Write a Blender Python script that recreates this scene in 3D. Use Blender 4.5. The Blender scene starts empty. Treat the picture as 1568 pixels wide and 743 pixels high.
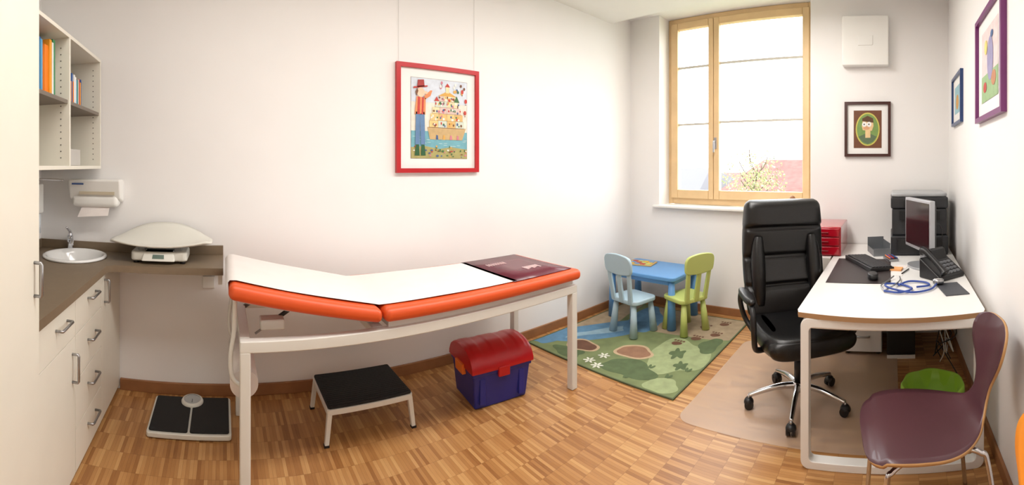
import bpy, math, random
from mathutils import Vector, Matrix
random.seed(7)
S=bpy.context.scene
D=bpy.data
def lin(c):
    c=c/255.0
    return c/12.92 if c<=0.04045 else ((c+0.055)/1.055)**2.4
def L3(rgb): return tuple(lin(c) for c in rgb)+(1.0,)
MC={}
def M(name,rgb,rough=.5,metal=0.0,var=.05,scale=6,bump=0.0,bscale=150,coat=0.0,spec=None):
    if name in MC: return MC[name]
    m=D.materials.new(name); m.use_nodes=True
    nt=m.node_tree; n=nt.nodes; l=nt.links
    b=n['Principled BSDF']
    b.inputs['Roughness'].default_value=rough
    b.inputs['Metallic'].default_value=metal
    if coat: b.inputs['Coat Weight'].default_value=coat
    if spec is not None: b.inputs['Specular IOR Level'].default_value=spec
    tc=n.new('ShaderNodeTexCoord'); no=n.new('ShaderNodeTexNoise'); no.inputs['Scale'].default_value=scale
    l.new(tc.outputs['Object'],no.inputs['Vector'])
    cr=n.new('ShaderNodeValToRGB')
    c=L3(rgb)
    cr.color_ramp.elements[0].position=.3; cr.color_ramp.elements[1].position=.7
    cr.color_ramp.elements[0].color=tuple(max(0,x*(1-var)) for x in c[:3])+(1,)
    cr.color_ramp.elements[1].color=tuple(min(1,x*(1+var)) for x in c[:3])+(1,)
    l.new(no.outputs['Fac'],cr.inputs['Fac']); l.new(cr.outputs['Color'],b.inputs['Base Color'])
    if bump:
        n2=n.new('ShaderNodeTexNoise'); n2.inputs['Scale'].default_value=bscale
        l.new(tc.outputs['Object'],n2.inputs['Vector'])
        bp=n.new('ShaderNodeBump'); bp.inputs['Strength'].default_value=bump; bp.inputs['Distance'].default_value=.002
        l.new(n2.outputs['Fac'],bp.inputs['Height']); l.new(bp.outputs['Normal'],b.inputs['Normal'])
    MC[name]=m
    return m
# ---------- helpers
def G(name,loc=(0,0,0),rot=0.0,world=False):
    e=D.objects.new(name,None); e.location=loc; e.rotation_euler=(0,0,rot); e.empty_display_size=.1
    S.collection.objects.link(e)
    e['w']=1 if world else 0
    return e
def add(o,g):
    S.collection.objects.link(o)
    if g is not None:
        o.parent=g
        if g['w']: o.location=-Vector(g.location)
    return o
def mk(name,vs,fs,mat,g=None,smooth=False,bevel=0,seg=3,sub=0,mats=None,fm=None):
    me=D.meshes.new(name); me.from_pydata([tuple(v) for v in vs],[],fs)
    if mats:
        for m in mats: me.materials.append(m)
        if fm:
            for p,i in zip(me.polygons,fm): p.material_index=i
    else: me.materials.append(mat)
    import bmesh
    bm=bmesh.new(); bm.from_mesh(me); bmesh.ops.recalc_face_normals(bm,faces=bm.faces); bm.to_mesh(me); bm.free()
    if smooth or bevel or sub:
        for p in me.polygons: p.use_smooth=True
    o=D.objects.new(name,me); add(o,g)
    if bevel:
        b=o.modifiers.new('b','BEVEL'); b.width=bevel; b.segments=seg; b.limit_method='ANGLE'; b.angle_limit=math.radians(35)
        b.harden_normals=False
        o.modifiers.new('wn','WEIGHTED_NORMAL')
    if sub:
        s=o.modifiers.new('s','SUBSURF'); s.levels=sub; s.render_levels=sub
    return o
BF=[(0,1,3,2),(4,6,7,5),(0,4,5,1),(2,3,7,6),(0,2,6,4),(1,5,7,3)]
def bv(x0,x1,y0,y1,z0,z1):
    return [(x,y,z) for x in (x0,x1) for y in (y0,y1) for z in (z0,z1)]
def box(name,x0,x1,y0,y1,z0,z1,mat,g=None,bevel=0.0,seg=3):
    return mk(name,bv(x0,x1,y0,y1,z0,z1),BF,mat,g,bevel=bevel,seg=seg)
def boxes(name,lst,mat,g=None,bevel=0.0,mats=None,mi=None):
    vs=[];fs=[];fm=[]
    for k,b in enumerate(lst):
        o=len(vs); vs+=bv(*b); fs+=[tuple(i+o for i in f) for f in BF]
        fm+=[(mi[k] if mi else 0)]*6
    return mk(name,vs,fs,mat,g,bevel=bevel,seg=2,mats=mats,fm=fm)
def hexa(name,p,mat,g=None,bevel=0,seg=3):
    return mk(name,p,BF,mat,g,bevel=bevel,seg=seg)
def prism(name,pts,z0,z1,mat,g=None,bevel=0,seg=2,sidemat=None):
    n=len(pts)
    vs=[(x,y,z0) for x,y in pts]+[(x,y,z1) for x,y in pts]
    fs=[tuple(range(n))[::-1],tuple(range(n,2*n))]+[(i,(i+1)%n,(i+1)%n+n,i+n) for i in range(n)]
    if sidemat: return mk(name,vs,fs,None,g,mats=[mat,sidemat],fm=[0,0]+[1]*n)
    return mk(name,vs,fs,mat,g,bevel=bevel,seg=seg)
def rr(x0,x1,y0,y1,r,n=6):
    pts=[]
    for cx,cy,a in ((x1-r,y1-r,0),(x0+r,y1-r,90),(x0+r,y0+r,180),(x1-r,y0+r,270)):
        for i in range(n+1):
            t=math.radians(a+90*i/n); pts.append((cx+r*math.cos(t),cy+r*math.sin(t)))
    return pts
def loft(name,rings,mat,g=None,cap=True,smooth=True,closed=True,mats=None):
    vs=[];fs=[];n=len(rings[0])
    for r in rings: vs+=[tuple(p) for p in r]
    for i in range(len(rings)-1):
        for j in range(n if closed else n-1):
            a=i*n+j; b=i*n+(j+1)%n
            fs.append((a,b,b+n,a+n))
    if cap and closed:
        fs.append(tuple(range(n))[::-1]); fs.append(tuple(range((len(rings)-1)*n,len(rings)*n)))
    return mk(name,vs,fs,mat,g,smooth=smooth,mats=mats)
def cone(name,p0,p1,r0,r1,mat,g=None,n=20,smooth=True):
    p0=Vector(p0);p1=Vector(p1);d=(p1-p0).normalized()
    a=d.orthogonal().normalized(); b=d.cross(a)
    rings=[[p+ (a*math.cos(2*math.pi*i/n)+b*math.sin(2*math.pi*i/n))*r for i in range(n)] for p,r in ((p0,r0),(p1,r1))]
    o=loft(name,rings,mat,g,smooth=False)
    for p in o.data.polygons:
        if len(p.vertices)==4: p.use_smooth=True
    return o
def cyl(name,p0,p1,r,mat,g=None,n=20): return cone(name,p0,p1,r,r,mat,g,n)
def lathe(name,prof,c,mat,g=None,n=36,cap=False):
    rings=[[(c[0]+r*math.cos(2*math.pi*i/n),c[1]+r*math.sin(2*math.pi*i/n),c[2]+z) for i in range(n)] for r,z in prof]
    return loft(name,rings,mat,g,cap=cap)
def cat(pts,per=8,closed=False):
    P=[Vector(p) for p in pts]; n=len(P); out=[]
    rng=range(n) if closed else range(n-1)
    for i in rng:
        if closed: p0,p1,p2,p3=P[i-1],P[i],P[(i+1)%n],P[(i+2)%n]
        else: p0,p1,p2,p3=P[max(i-1,0)],P[i],P[i+1],P[min(i+2,n-1)]
        for k in range(per):
            t=k/per
            out.append(.5*((2*p1)+(p2-p0)*t+(2*p0-5*p1+4*p2-p3)*t*t+(3*p1-p0-3*p2+p3)*t**3))
    if not closed: out.append(P[-1])
    return out
def tube(name,pts,r,mat,g=None,smooth=True,n=10,per=8,rf=None):
    P=cat(pts,per) if smooth else [Vector(p) for p in pts]
    rings=[];up=None
    for i,p in enumerate(P):
        d=(P[min(i+1,len(P)-1)]-P[max(i-1,0)])
        if d.length<1e-9: d=Vector((0,0,1))
        d.normalize()
        if up is None: up=d.orthogonal().normalized()
        up=(up-d*up.dot(d))
        if up.length<1e-6: up=d.orthogonal()
        up.normalize(); b=d.cross(up)
        rad=r if rf is None else r*rf(i/(len(P)-1))
        rings.append([p+(up*math.cos(2*math.pi*k/n)+b*math.sin(2*math.pi*k/n))*rad for k in range(n)])
    return loft(name,rings,mat,g)
def sell(a,b,e,n=28):
    out=[]
    for i in range(n):
        t=2*math.pi*i/n; c=math.cos(t);s=math.sin(t)
        out.append((a*math.copysign(abs(c)**e,c),b*math.copysign(abs(s)**e,s)))
    return out
class Art:
    def __init__(s,c,U,N):
        s.c=Vector(c);s.U=Vector(U);s.N=Vector(N);s.V=Vector((0,0,1));s.vs=[];s.fs=[];s.fm=[];s.ms=[]
    def P(s,u,v,d): return s.c+s.U*u+s.V*v+s.N*d
    def mi(s,m):
        if m not in s.ms: s.ms.append(m)
        return s.ms.index(m)
    def poly(s,pts,d,m):
        o=len(s.vs); s.vs+=[s.P(u,v,d) for u,v in pts]; s.fs.append(tuple(range(o,o+len(pts)))); s.fm.append(s.mi(m))
    def rect(s,u0,u1,v0,v1,d,m): s.poly([(u0,v0),(u1,v0),(u1,v1),(u0,v1)],d,m)
    def ell(s,cu,cv,ru,rv,d,m,n=20): s.poly([(cu+ru*math.cos(6.2832*i/n),cv+rv*math.sin(6.2832*i/n)) for i in range(n)],d,m)
    def bar(s,u0,u1,v0,v1,d0,d1,m):
        o=len(s.vs); s.vs+=[s.P(u,v,d) for u in (u0,u1) for v in (v0,v1) for d in (d0,d1)]
        s.fs+=[tuple(i+o for i in f) for f in BF]; s.fm+=[s.mi(m)]*6
    def frame(s,w,h,fw,dep,m):
        s.bar(-w/2,w/2,h/2-fw,h/2,0,dep,m); s.bar(-w/2,w/2,-h/2,-h/2+fw,0,dep,m)
        s.bar(-w/2,-w/2+fw,-h/2+fw,h/2-fw,0,dep,m); s.bar(w/2-fw,w/2,-h/2+fw,h/2-fw,0,dep,m)
    def done(s,name):
        me=D.meshes.new(name)
        c=s.c
        me.from_pydata([tuple(v-c) for v in s.vs],[],s.fs)
        for m in s.ms: me.materials.append(m)
        for p,i in zip(me.polygons,s.fm): p.material_index=i
        o=D.objects.new(name,me); o.location=c; S.collection.objects.link(o); return o

# ---------- materials
WALL=M('wall_paint',(239,237,235),.85,var=.012,scale=2,bump=.08,bscale=220)
CEIL=M('ceiling_paint',(240,240,238),.9,var=.01,bump=.1,bscale=120)
WHITE=M('white_lacquer',(236,235,230),.35,var=.01)
CAB=M('cabinet_cream',(232,228,214),.4,var=.012)
BROWN=M('counter_taupe',(122,105,84),.45,var=.03,scale=30)
DARKSH=M('shelf_board',(120,110,100),.5)
CHROME=M('chrome',(215,216,220),.12,1.0,var=.01)
STEEL=M('brushed_steel',(170,170,172),.32,1.0)
BLACK=M('black_plastic',(22,22,24),.4,var=.1)
LEATH=M('black_leather',(12,12,13),.34,var=.15,scale=14,bump=.3,bscale=260)
RUBB=M('black_rubber',(18,18,20),.7,var=.2,scale=60,bump=.5,bscale=400)
ORANGE=M('orange_vinyl',(218,84,32),.42,var=.03,bump=.15,bscale=300)
PAPER=M('paper_white',(234,226,221),.8,var=.015,scale=9,bump=.1,bscale=60)
PLUM=M('plum_plastic',(98,28,46),.25,var=.1,scale=9)
FRAMEW=M('frame_white',(222,221,214),.35,var=.01)
WOODW=M('window_wood',(222,190,144),.45,var=.06,scale=5)
BASEW=M('baseboard_oak',(150,102,64),.5,var=.12,scale=9)
RED=M('red_plastic',(184,20,28),.3,var=.04)
BLUE=M('blue_plastic',(32,40,130),.35,var=.05)
PORC=M('porcelain',(240,240,238),.12,var=.005,coat=.5)

def floor_mat():
    m=D.materials.new('mosaic_parquet'); m.use_nodes=True; nt=m.node_tree;n=nt.nodes;l=nt.links
    b=n['Principled BSDF']; b.inputs['Roughness'].default_value=.36
    tc=n.new('ShaderNodeTexCoord')
    LX,LY=.0185,.135
    def snap(v):
        s=n.new('ShaderNodeVectorMath'); s.operation='SNAP'; s.inputs[1].default_value=v
        l.new(tc.outputs['Object'],s.inputs[0]); w=n.new('ShaderNodeTexWhiteNoise'); w.noise_dimensions='3D'
        l.new(s.outputs[0],w.inputs['Vector']); return w
    w1=snap((LX,LY,10)); w2=snap((LX*7,LY,10))
    def math_(op,a,bb=None):
        k=n.new('ShaderNodeMath'); k.operation=op
        for i,x in enumerate((a,bb)):
            if x is None: continue
            if isinstance(x,(int,float)): k.inputs[i].default_value=x
            else: l.new(x,k.inputs[i])
        return k.outputs[0]
    no=n.new('ShaderNodeTexNoise'); no.inputs['Scale'].default_value=1.0; no.inputs['Detail'].default_value=4
    mp=n.new('ShaderNodeMapping'); mp.inputs['Scale'].default_value=(220,12,1); l.new(tc.outputs['Object'],mp.inputs[0]); l.new(mp.outputs[0],no.inputs['Vector'])
    f=math_('ADD',math_('MULTIPLY',w1.outputs['Value'],.66),math_('MULTIPLY',w2.outputs['Value'],.08))
    f=math_('ADD',f,math_('MULTIPLY',no.outputs['Fac'],.26))
    cr=n.new('ShaderNodeValToRGB'); e=cr.color_ramp.elements
    e[0].position=.08; e[0].color=L3((138,88,46)); e[1].position=.97; e[1].color=L3((208,164,108))
    x=e.new(.36); x.color=L3((168,118,68)); x=e.new(.68); x.color=L3((186,137,84))
    l.new(f,cr.inputs['Fac'])
    sp=n.new('ShaderNodeSeparateXYZ'); l.new(tc.outputs['Object'],sp.inputs[0])
    fx=math_('FRACT',math_('DIVIDE',sp.outputs[0],LX)); fy=math_('FRACT',math_('DIVIDE',sp.outputs[1],LY))
    seam=math_('MAXIMUM',math_('LESS_THAN',fx,.06),math_('LESS_THAN',fy,.014))
    mx=n.new('ShaderNodeMix'); mx.data_type='RGBA'; mx.inputs['B'].default_value=L3((100,62,32))
    l.new(math_('MULTIPLY',seam,.5),mx.inputs['Factor']); l.new(cr.outputs['Color'],mx.inputs['A'])
    l.new(mx.outputs['Result'],b.inputs['Base Color'])
    return m
FLOOR=floor_mat()

# ---------- room shell
XL,XR,YM,YR=-1.27,3.96,2.78,-.54
box('floor',XL-.13,XR+.34,YR-.12,YM+.12,-.1,0,FLOOR)
box('wall_back',XL-.13,XR+.34,YM,YM+.12,0,3.14,WALL)
box('wall_left',XL-.13,XL,YR,YM,0,3.14,WALL)
box('wall_right',XL-.13,XR+.34,YR-.12,YR,0,3.14,WALL)
boxes('wall_window',[(XR,XR+.34,2.40,YM,0,3.14),(XR,XR+.34,YR,.757,0,3.14),(XR,XR+.34,.757,2.40,0,1.05)],WALL)
box('ceiling',XL-.13,XR+.34,YR-.12,YM+.12,3.14,3.26,CEIL)
box('ceiling_panel',XL,3.6,YR,YM,3.02,3.139,CEIL)
box('baseboard_back',-.685,XR,YM-.018,YM,0,.075,BASEW,bevel=.004)
box('baseboard_window',XR-.018,XR,YR,YM-.018,0,.075,BASEW,bevel=.004)
box('baseboard_right',-.15,XR-.018,YR,YR+.018,0,.075,BASEW,bevel=.004)
boxes('door_1',[(-1.15,-.25,YR+.001,YR+.02,0,2.05),(-1.2,-1.15,YR+.001,YR+.03,0,2.1),(-.25,-.2,YR+.001,YR+.03,0,2.1),(-1.15,-.25,YR+.001,YR+.03,2.05,2.1)],CAB,bevel=.003)
box('trim_1',3.895,XR+.2,.70,2.45,1.05,1.075,WHITE,bevel=.006)

# ---------- window
wg=G('window_1',(4.18,1.6,2.1),world=True)
fx0,fx1=4.17,4.25
boxes('outer_frame',[(fx0,fx1,2.345,2.40,1.076,3.139),(fx0,fx1,.757,.82,1.076,3.139),(fx0,fx1,.82,2.345,3.07,3.139),(fx0,fx1,.82,2.345,1.076,1.15)],WOODW,wg,bevel=.006)
def sash(nm,y0,y1,gy0,gy1):
    x0,x1=4.145,4.22
    boxes(nm,[(x0,x1,gy1,y1,1.14,3.085),(x0,x1,y0,gy0,1.14,3.085),(x0,x1,gy0,gy1,3.01,3.085),(x0,x1,gy0,gy1,1.14,1.235)],WOODW,wg,bevel=.008)
sash('sash_left',1.842,2.36,1.90,2.275)
sash('sash_right',.805,1.838,.875,1.775)
MUN=M('muntin_white',(196,192,182),.5)
boxes('glazing_bars',[(4.17,4.19,1.90,2.275,2.575,2.597),(4.17,4.19,1.90,2.275,1.945,1.967),(4.17,4.19,.875,1.775,2.585,2.607),(4.17,4.19,.875,1.775,1.955,1.977)],MUN,wg)
gm=D.materials.new('window_glass'); gm.use_nodes=True; nt=gm.node_tree; nt.nodes.clear()
o_=nt.nodes.new('ShaderNodeOutputMaterial'); t_=nt.nodes.new('ShaderNodeBsdfTransparent'); g_=nt.nodes.new('ShaderNodeBsdfGlossy'); g_.inputs['Roughness'].default_value=.02
mx=nt.nodes.new('ShaderNodeMixShader'); mx.inputs[0].default_value=.05; nt.links.new(t_.outputs[0],mx.inputs[1]); nt.links.new(g_.outputs[0],mx.inputs[2]); nt.links.new(mx.outputs[0],o_.inputs[0])
mk('glass',[(4.195,1.90,1.23),(4.195,2.28,1.23),(4.195,2.28,3.02),(4.195,1.90,3.02),(4.195,.87,1.23),(4.195,1.78,1.23),(4.195,1.78,3.02),(4.195,.87,3.02)],[(0,1,2,3),(4,5,6,7)],gm,wg)
box('handle_plate',4.133,4.146,1.80,1.83,1.68,1.80,STEEL,wg,bevel=.003)
tube('handle_lever',[(4.135,1.815,1.76),(4.10,1.815,1.76),(4.095,1.815,1.74),(4.095,1.815,1.64)],.009,STEEL,wg)

# ---------- outside
GR=M('outside_lawn',(130,138,108),.9,var=.15,scale=.5)
box('ground_outside',4.6,80,-40,60,-3.6,-3.5,GR)
def house(name,x,y,w,d,ez,rz,wc,rc):
    g=G(name,(x,y,-3.5))
    box('house_body',-d/2,d/2,-w/2,w/2,0,ez+3.5,wc,g)
    mk('roof',[(-d/2-.5,-w/2-.5,ez+3.4),(-d/2-.5,w/2+.5,ez+3.4),(d/2+.5,w/2+.5,ez+3.4),(d/2+.5,-w/2-.5,ez+3.4),(0,-w/2+.8,rz+3.5),(0,w/2-.8,rz+3.5)],[(0,1,5,4),(2,3,4,5),(1,2,5),(3,0,4),(0,3,2,1)],rc,g)
    boxes('windows',[(-d/2-.05,-d/2+.02,yy,yy+1,ez+1.6,ez+2.9) for yy in (-w/2+1,-w/2+3.5,w/2-2)],M('house_pane',(70,76,84),.3),g)
RT=M('roof_tile_red',(112,72,66),.9,var=.2,scale=3); RG=M('roof_grey',(92,92,96),.9)
HW=M('house_render',(120,114,100),.9)
house('neighbour_house',27,5.6,7,8,.2,1.9,HW,RT)
house('neighbour_house',27,14.4,6,8,.1,1.35,HW,RG)
house('neighbour_house',36,11,9,8,.0,.9,HW,RT)
tg=G('garden_tree',(12,4.0,-3.5))
TB=M('bark',(84,72,60),.9)
tube('trunk',[(0,0,0),(.05,0,2),(0,.05,4.2)],.10,TB,tg,rf=lambda t:1-.5*t)
for i in range(18):
    a=i*2.4; h=3.0+.11*i
    tube('branch',[(0,0,h),(.3*math.cos(a),.3*math.sin(a),h+.3),(.8*math.cos(a)*(1-i*.03),.8*math.sin(a)*(1-i*.03),h+.6)],.014,TB,tg,n=6,per=4)
vs=[];fs=[];fm=[]
for i in range(1500):
    v=Vector((random.gauss(0,1),random.gauss(0,1),random.gauss(0,1))).normalized()*(random.random()**.5)
    c=Vector((v.x*.95,v.y*1.0,4.45+v.z*1.15)); a=Vector((random.gauss(0,1),random.gauss(0,1),random.gauss(0,1))).normalized(); b=a.orthogonal().normalized(); s_=random.uniform(.022,.045)
    o0=len(vs); vs+=[c+a*s_,c+b*s_,c-a*s_,c-b*s_]; fs.append((o0,o0+1,o0+2,o0+3)); fm.append(i%3)
me=D.meshes.new('leaves'); me.from_pydata([tuple(v) for v in vs],[],fs)
for m in (M('leaf_yellow',(138,134,84),.9),M('leaf_green',(112,122,76),.9),M('leaf_pale',(150,148,112),.9)): me.materials.append(m)
for p,i in zip(me.polygons,fm): p.material_index=i
add(D.objects.new('leaves',me),tg)

# ---------- left cabinets
def bar_handle(nm,p0,p1,out,g):
    p0=Vector(p0);p1=Vector(p1);o=Vector(out); d=(p1-p0).normalized()
    tube(nm,[p0,p0+o*.9,p0+o+d*.006,p1+o-d*.006,p1+o*.9,p1],.0065,STEEL,g,smooth=False,n=8)
cg=G('base_cabinet',(-.97,2.1,0),world=True)
FX=-.69
box('carcass',XL+.004,FX-.02,1.434,YM-.004,.0,.74,CAB,cg)
def front(nm,y0,y1,z0,z1): box(nm,FX-.019,FX,y0+.002,y1-.002,z0+.002,z1-.002,CAB,cg,bevel=.0015,seg=1)
front('drawer_front',1.43,1.905,.69,.878); front('door_front',1.43,1.905,.03,.69)
front('drawer_front',1.905,2.34,.69,.878); front('drawer_front',1.905,2.34,.465,.69); front('drawer_front',1.905,2.34,.24,.465); front('drawer_front',1.905,2.34,.03,.24)
front('door_front',2.34,YM-.002,.03,.878)
O=(.032,0,0)
bar_handle('handle',(FX,1.66,.80),(FX,1.79,.80),O,cg)
for z in (.815,.60,.375,.165): bar_handle('handle',(FX,2.09,z),(FX,2.22,z),O,cg)
bar_handle('handle',(FX,1.86,.49),(FX,1.86,.62),O,cg)
bar_handle('handle',(FX,2.40,.70),(FX,2.40,.83),O,cg)
cu=D.curves.new('ct','CURVE'); cu.dimensions='2D'; cu.fill_mode='BOTH'; cu.extrude=.02
def spl(pts):
    s=cu.splines.new('POLY'); s.points.add(len(pts)-1)
    for p,q in zip(s.points,pts): p.co=(q[0],q[1],0,1)
    s.use_cyclic_u=True
CTX=-.665
spl([(XL,1.434),(CTX,1.434),(CTX,2.36),(CTX+.04,2.40),(0,2.40),(0,YM-.001),(XL,YM-.001)])
SC=(-.93,2.55)
spl([(SC[0]+.18*math.cos(t*math.pi/24),SC[1]+.18*math.sin(t*math.pi/24)) for t in range(48)])
co=D.objects.new('ct',cu); S.collection.objects.link(co); bpy.context.view_layer.update()
me=D.meshes.new_from_object(co.evaluated_get(bpy.context.evaluated_depsgraph_get())); D.objects.remove(co)
me.materials.clear(); me.materials.append(BROWN)
ctg=G('countertop',(-.7,2.3,.9),world=True)
ob=D.objects.new('worktop',me); add(ob,ctg); ob.location=ob.location+Vector((0,0,.9))
boxes('upstand',[(XL,0,YM-.015,YM,.92,.98),(XL,XL+.015,1.434,YM-.015,.92,.98)],BROWN,ctg,bevel=.002)
box('support_bracket',-.03,-.005,2.5,YM,.80,.88,FRAMEW,ctg)
sg=G('wash_basin',(SC[0],SC[1],.92))
lathe('bowl',[(.185,-.002),(.2,.0),(.208,.006),(.205,.014),(.19,.018),(.178,.01),(.165,-.01),(.15,-.06),(.11,-.1),(.05,-.115),(.012,-.117)],(0,0,0),PORC,sg,n=48)
cyl('drain',(0,0,-.116),(0,0,-.112),.022,CHROME,sg)
fg=G('faucet',(-1.03,2.735,.92))
cyl('body',(0,0,0),(0,0,.10),.021,CHROME,fg); cyl('base_ring',(0,0,0),(0,0,.01),.027,CHROME,fg)
tube('spout',[(0,0,.06),(.03,-.05,.085),(.05,-.10,.08),(.055,-.12,.062)],.013,CHROME,fg)
tube('lever',[(0,0,.10),(0,.0,.125),(.0,-.02,.14),(-.0,-.07,.165)],.011,CHROME,fg,rf=lambda t:1.3-.7*t)
# tall cabinet
tg2=G('tall_cabinet',(-.97,.8,0),world=True)
TX=-.66
box('carcass',XL+.004,TX-.02,.2,1.43,0,3.0,CAB,tg2)
for y0,y1 in ((.2,.815),(.815,1.43)): box('door_panel',TX-.019,TX,y0+.002,y1-.002,.03,2.995,CAB,tg2,bevel=.0015,seg=1)
bar_handle('handle',(TX,1.385,1.03),(TX,1.385,1.15),(.03,0,0),tg2)
bar_handle('handle',(TX,.77,1.03),(TX,.77,1.15),(.03,0,0),tg2)
# shelf
wsg=G('bookshelf',(-1.04,2.1,1.85),world=True)
sx0,sx1=XL+.003,-.81; z0,z1=1.48,2.21; ya,yb=1.46,2.74
boxes('shelf_carcass',[(sx0,sx1,ya,yb,z0,z0+.02),(sx0,sx1,ya,yb,z1-.02,z1),(sx0,sx1,yb-.02,yb,z0+.02,z1-.02),(sx0,sx1,ya,ya+.02,z0+.02,z1-.02),(sx0,sx1,2.14,2.16,z0+.02,z1-.02),(sx0,sx0+.008,ya+.02,yb-.02,z0+.02,z1-.02)],CAB,wsg,bevel=.001)
boxes('shelf_boards',[(sx0+.01,sx1-.01,ya+.02,2.14,1.835,1.855),(sx0+.01,sx1-.01,2.16,yb-.02,1.835,1.855)],DARKSH,wsg)
hl=[]
for yy in (2.139,2.719):
    for xx in (-.86,-1.2):
        for k in range(18): hl.append((xx-.003,xx+.003,yy-.0006,yy+.001,1.54+.035*k,1.546+.035*k))
boxes('pin_holes',hl,M('hole_dark',(90,85,78),.8),wsg)
cols=[(40,90,160),(235,235,235),(90,160,200),(240,240,240),(235,160,40),(240,130,20),(245,245,240),(60,140,90),(200,60,50)]
ms=[M('binder_%d'%i,c,.5) for i,c in enumerate(cols)]
lst=[];mi=[];y=1.5
k=0
seq=[3,0,1,2,0,3,1,4,0,2,3,0,2,0,1,5,4,1,7,3]
while y<2.07:
    w=[.045,.03,.022,.03,.018][k%5]; h=random.uniform(.25,.31); dd=random.uniform(0,.05)
    lst.append((sx0+.05,sx1-.04-dd,y,y+w-.001,1.855,1.855+h)); mi.append(seq[k%20]); y+=w; k+=1
boxes('binder_row',lst,None,G('binders',(-1.04,1.8,1.86),world=True),mats=ms,mi=mi)
lst=[];mi=[];y=2.2;k=0
while y<2.50:
    w=random.choice([.01,.016,.02]); h=random.uniform(.14,.2)
    lst.append((sx0+.08,sx1-.06,y,y+w-.001,1.855,1.855+h)); mi.append(k*5%9); y+=w;k+=1
boxes('book_row',lst,None,G('books',(-1.04,2.3,1.86),world=True),mats=ms,mi=mi)
box('storage_carton',-1.2,-.88,2.30,2.52,1.501,1.60,M('carton_grey',(196,192,186),.7),None,bevel=.004)
# soap dispenser on left wall
sd=G('soap_dispenser',(-1.2,2.6,1.25),world=True)
box('housing',XL+.002,XL+.09,2.54,2.63,1.18,1.38,WHITE,sd,bevel=.012)
cyl('bottle',(XL+.05,2.585,1.05),(XL+.05,2.585,1.18),.034,M('soap_bottle',(225,232,238),.2),sd)
tube('lever_arm',[(XL+.02,2.58,1.39),(XL+.10,2.58,1.41),(XL+.25,2.58,1.405)],.007,CHROME,sd)
# towel dispenser
pd=G('paper_towel_dispenser',(-.87,2.7,1.3),world=True)
dx=.03
hexa('cover',[(-1.05+dx,2.69,1.275),(-1.05+dx,2.66,1.41),(-1.05+dx,YM,1.25),(-1.05+dx,YM,1.41),(-.69+dx,2.69,1.275),(-.69+dx,2.66,1.41),(-.69+dx,YM,1.25),(-.69+dx,YM,1.41)],WHITE,pd,bevel=.016)
box('chute',-1.03+dx,-.71+dx,2.672,YM,1.225,1.305,WHITE,pd,bevel=.03,seg=4)
box('window_slot',-.97+dx,-.73+dx,2.666,2.676,1.31,1.33,M('slot_tan',(200,188,164),.5),pd)
box('logo_strip',-1.02+dx,-.94+dx,2.658,2.668,1.375,1.385,M('logo_blue',(60,90,150),.5),pd)
hexa('towel',[(-.98+dx,2.66,1.16),(-.96+dx,2.70,1.23),(-.98+dx,2.664,1.16),(-.96+dx,2.704,1.23),(-.77+dx,2.66,1.175),(-.77+dx,2.70,1.23),(-.77+dx,2.664,1.175),(-.77+dx,2.704,1.23)],PAPER,pd)
box('power_socket',-.135,-.055,YM-.012,YM,.70,.78,WHITE,bevel=.005)
# baby scale
bs=G('baby_scale',(-.38,2.575,.92))
SCW=M('scale_white',(218,216,206),.35,var=.01)
prism('base_body',[(x*1.0,y) for x,y in rr(-.17,.17,-.10,.11,.03)],.015,.07,SCW,bs,bevel=.012)
hexa('display_console',[(-.10,-.13,.02),(-.09,-.095,.07),(-.10,.0,.02),(-.09,.0,.07),(.10,-.13,.02),(.09,-.095,.07),(.10,.0,.02),(.09,.0,.07)],SCW,bs,bevel=.008)
hexa('lcd',[(-.035,-.1215,.035),(-.033,-.109,.056),(-.035,-.10,.035),(-.033,-.10,.056),(.035,-.1215,.035),(.033,-.109,.056),(.035,-.10,.035),(.033,-.10,.056)],M('lcd_grey',(90,110,100),.2),bs)
for x in (-.14,.14):
    for y in (-.07,.08): cyl('foot',(x,y,0),(x,y,.018),.016,BLACK,bs)
boxes('tray_support',[(-.13,-.09,-.05,.08,.06,.095),(.09,.13,-.05,.08,.06,.095)],M('scale_grey',(150,150,146),.5),bs,bevel=.005)
nu,nv=40,16
def tray(u,v):
    hw=.315*(1-.12*abs(v*2-1)**3)
    x=u*hw; y=-.13+.30*v
    z=.095+.03*u*u*(1-v*.6)+.115*max(0,(v-.30)/.70)**1.6*(1-.9*abs(u)**2.2)+.012*max(0,(.25-v)/.25)**1.5
    return (x,y*(1-.15*u**4),z)
vs=[tray(-1+2*i/nu,j/nv) for i in range(nu+1) for j in range(nv+1)]
fs=[(i*(nv+1)+j,(i+1)*(nv+1)+j,(i+1)*(nv+1)+j+1,i*(nv+1)+j+1) for i in range(nu) for j in range(nv)]
ob=mk('tray',vs,fs,SCW,bs,smooth=True); s=ob.modifiers.new('so','SOLIDIFY'); s.thickness=.012; s.offset=0
# floor scale
fs_=G('floor_scale',(-.19,2.49,0))
prism('chassis',rr(-.235,.235,-.19,.19,.02),.006,.035,SCW,fs_,bevel=.006)
prism('mat_left',rr(-.222,-.006,-.175,.175,.012),.035,.045,RUBB,fs_,bevel=.003)
prism('mat_right',rr(.006,.222,-.175,.175,.012),.035,.045,RUBB,fs_,bevel=.003)
lathe('dial_bezel',[(.068,.0),(.068,.02),(.062,.03),(.052,.031)],(0,.125,.03),SCW,fs_)
cyl('dial_face',(0,.125,.03),(0,.125,.059),.053,M('dial_face',(170,172,172),.2),fs_)
box('dial_needle',-.0015,.0015,.09,.125,.0592,.0605,BLACK,fs_)
for x in (-.2,.2):
    for y in (-.16,.16): cyl('foot',(x,y,0),(x,y,.008),.015,BLACK,fs_)

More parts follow.
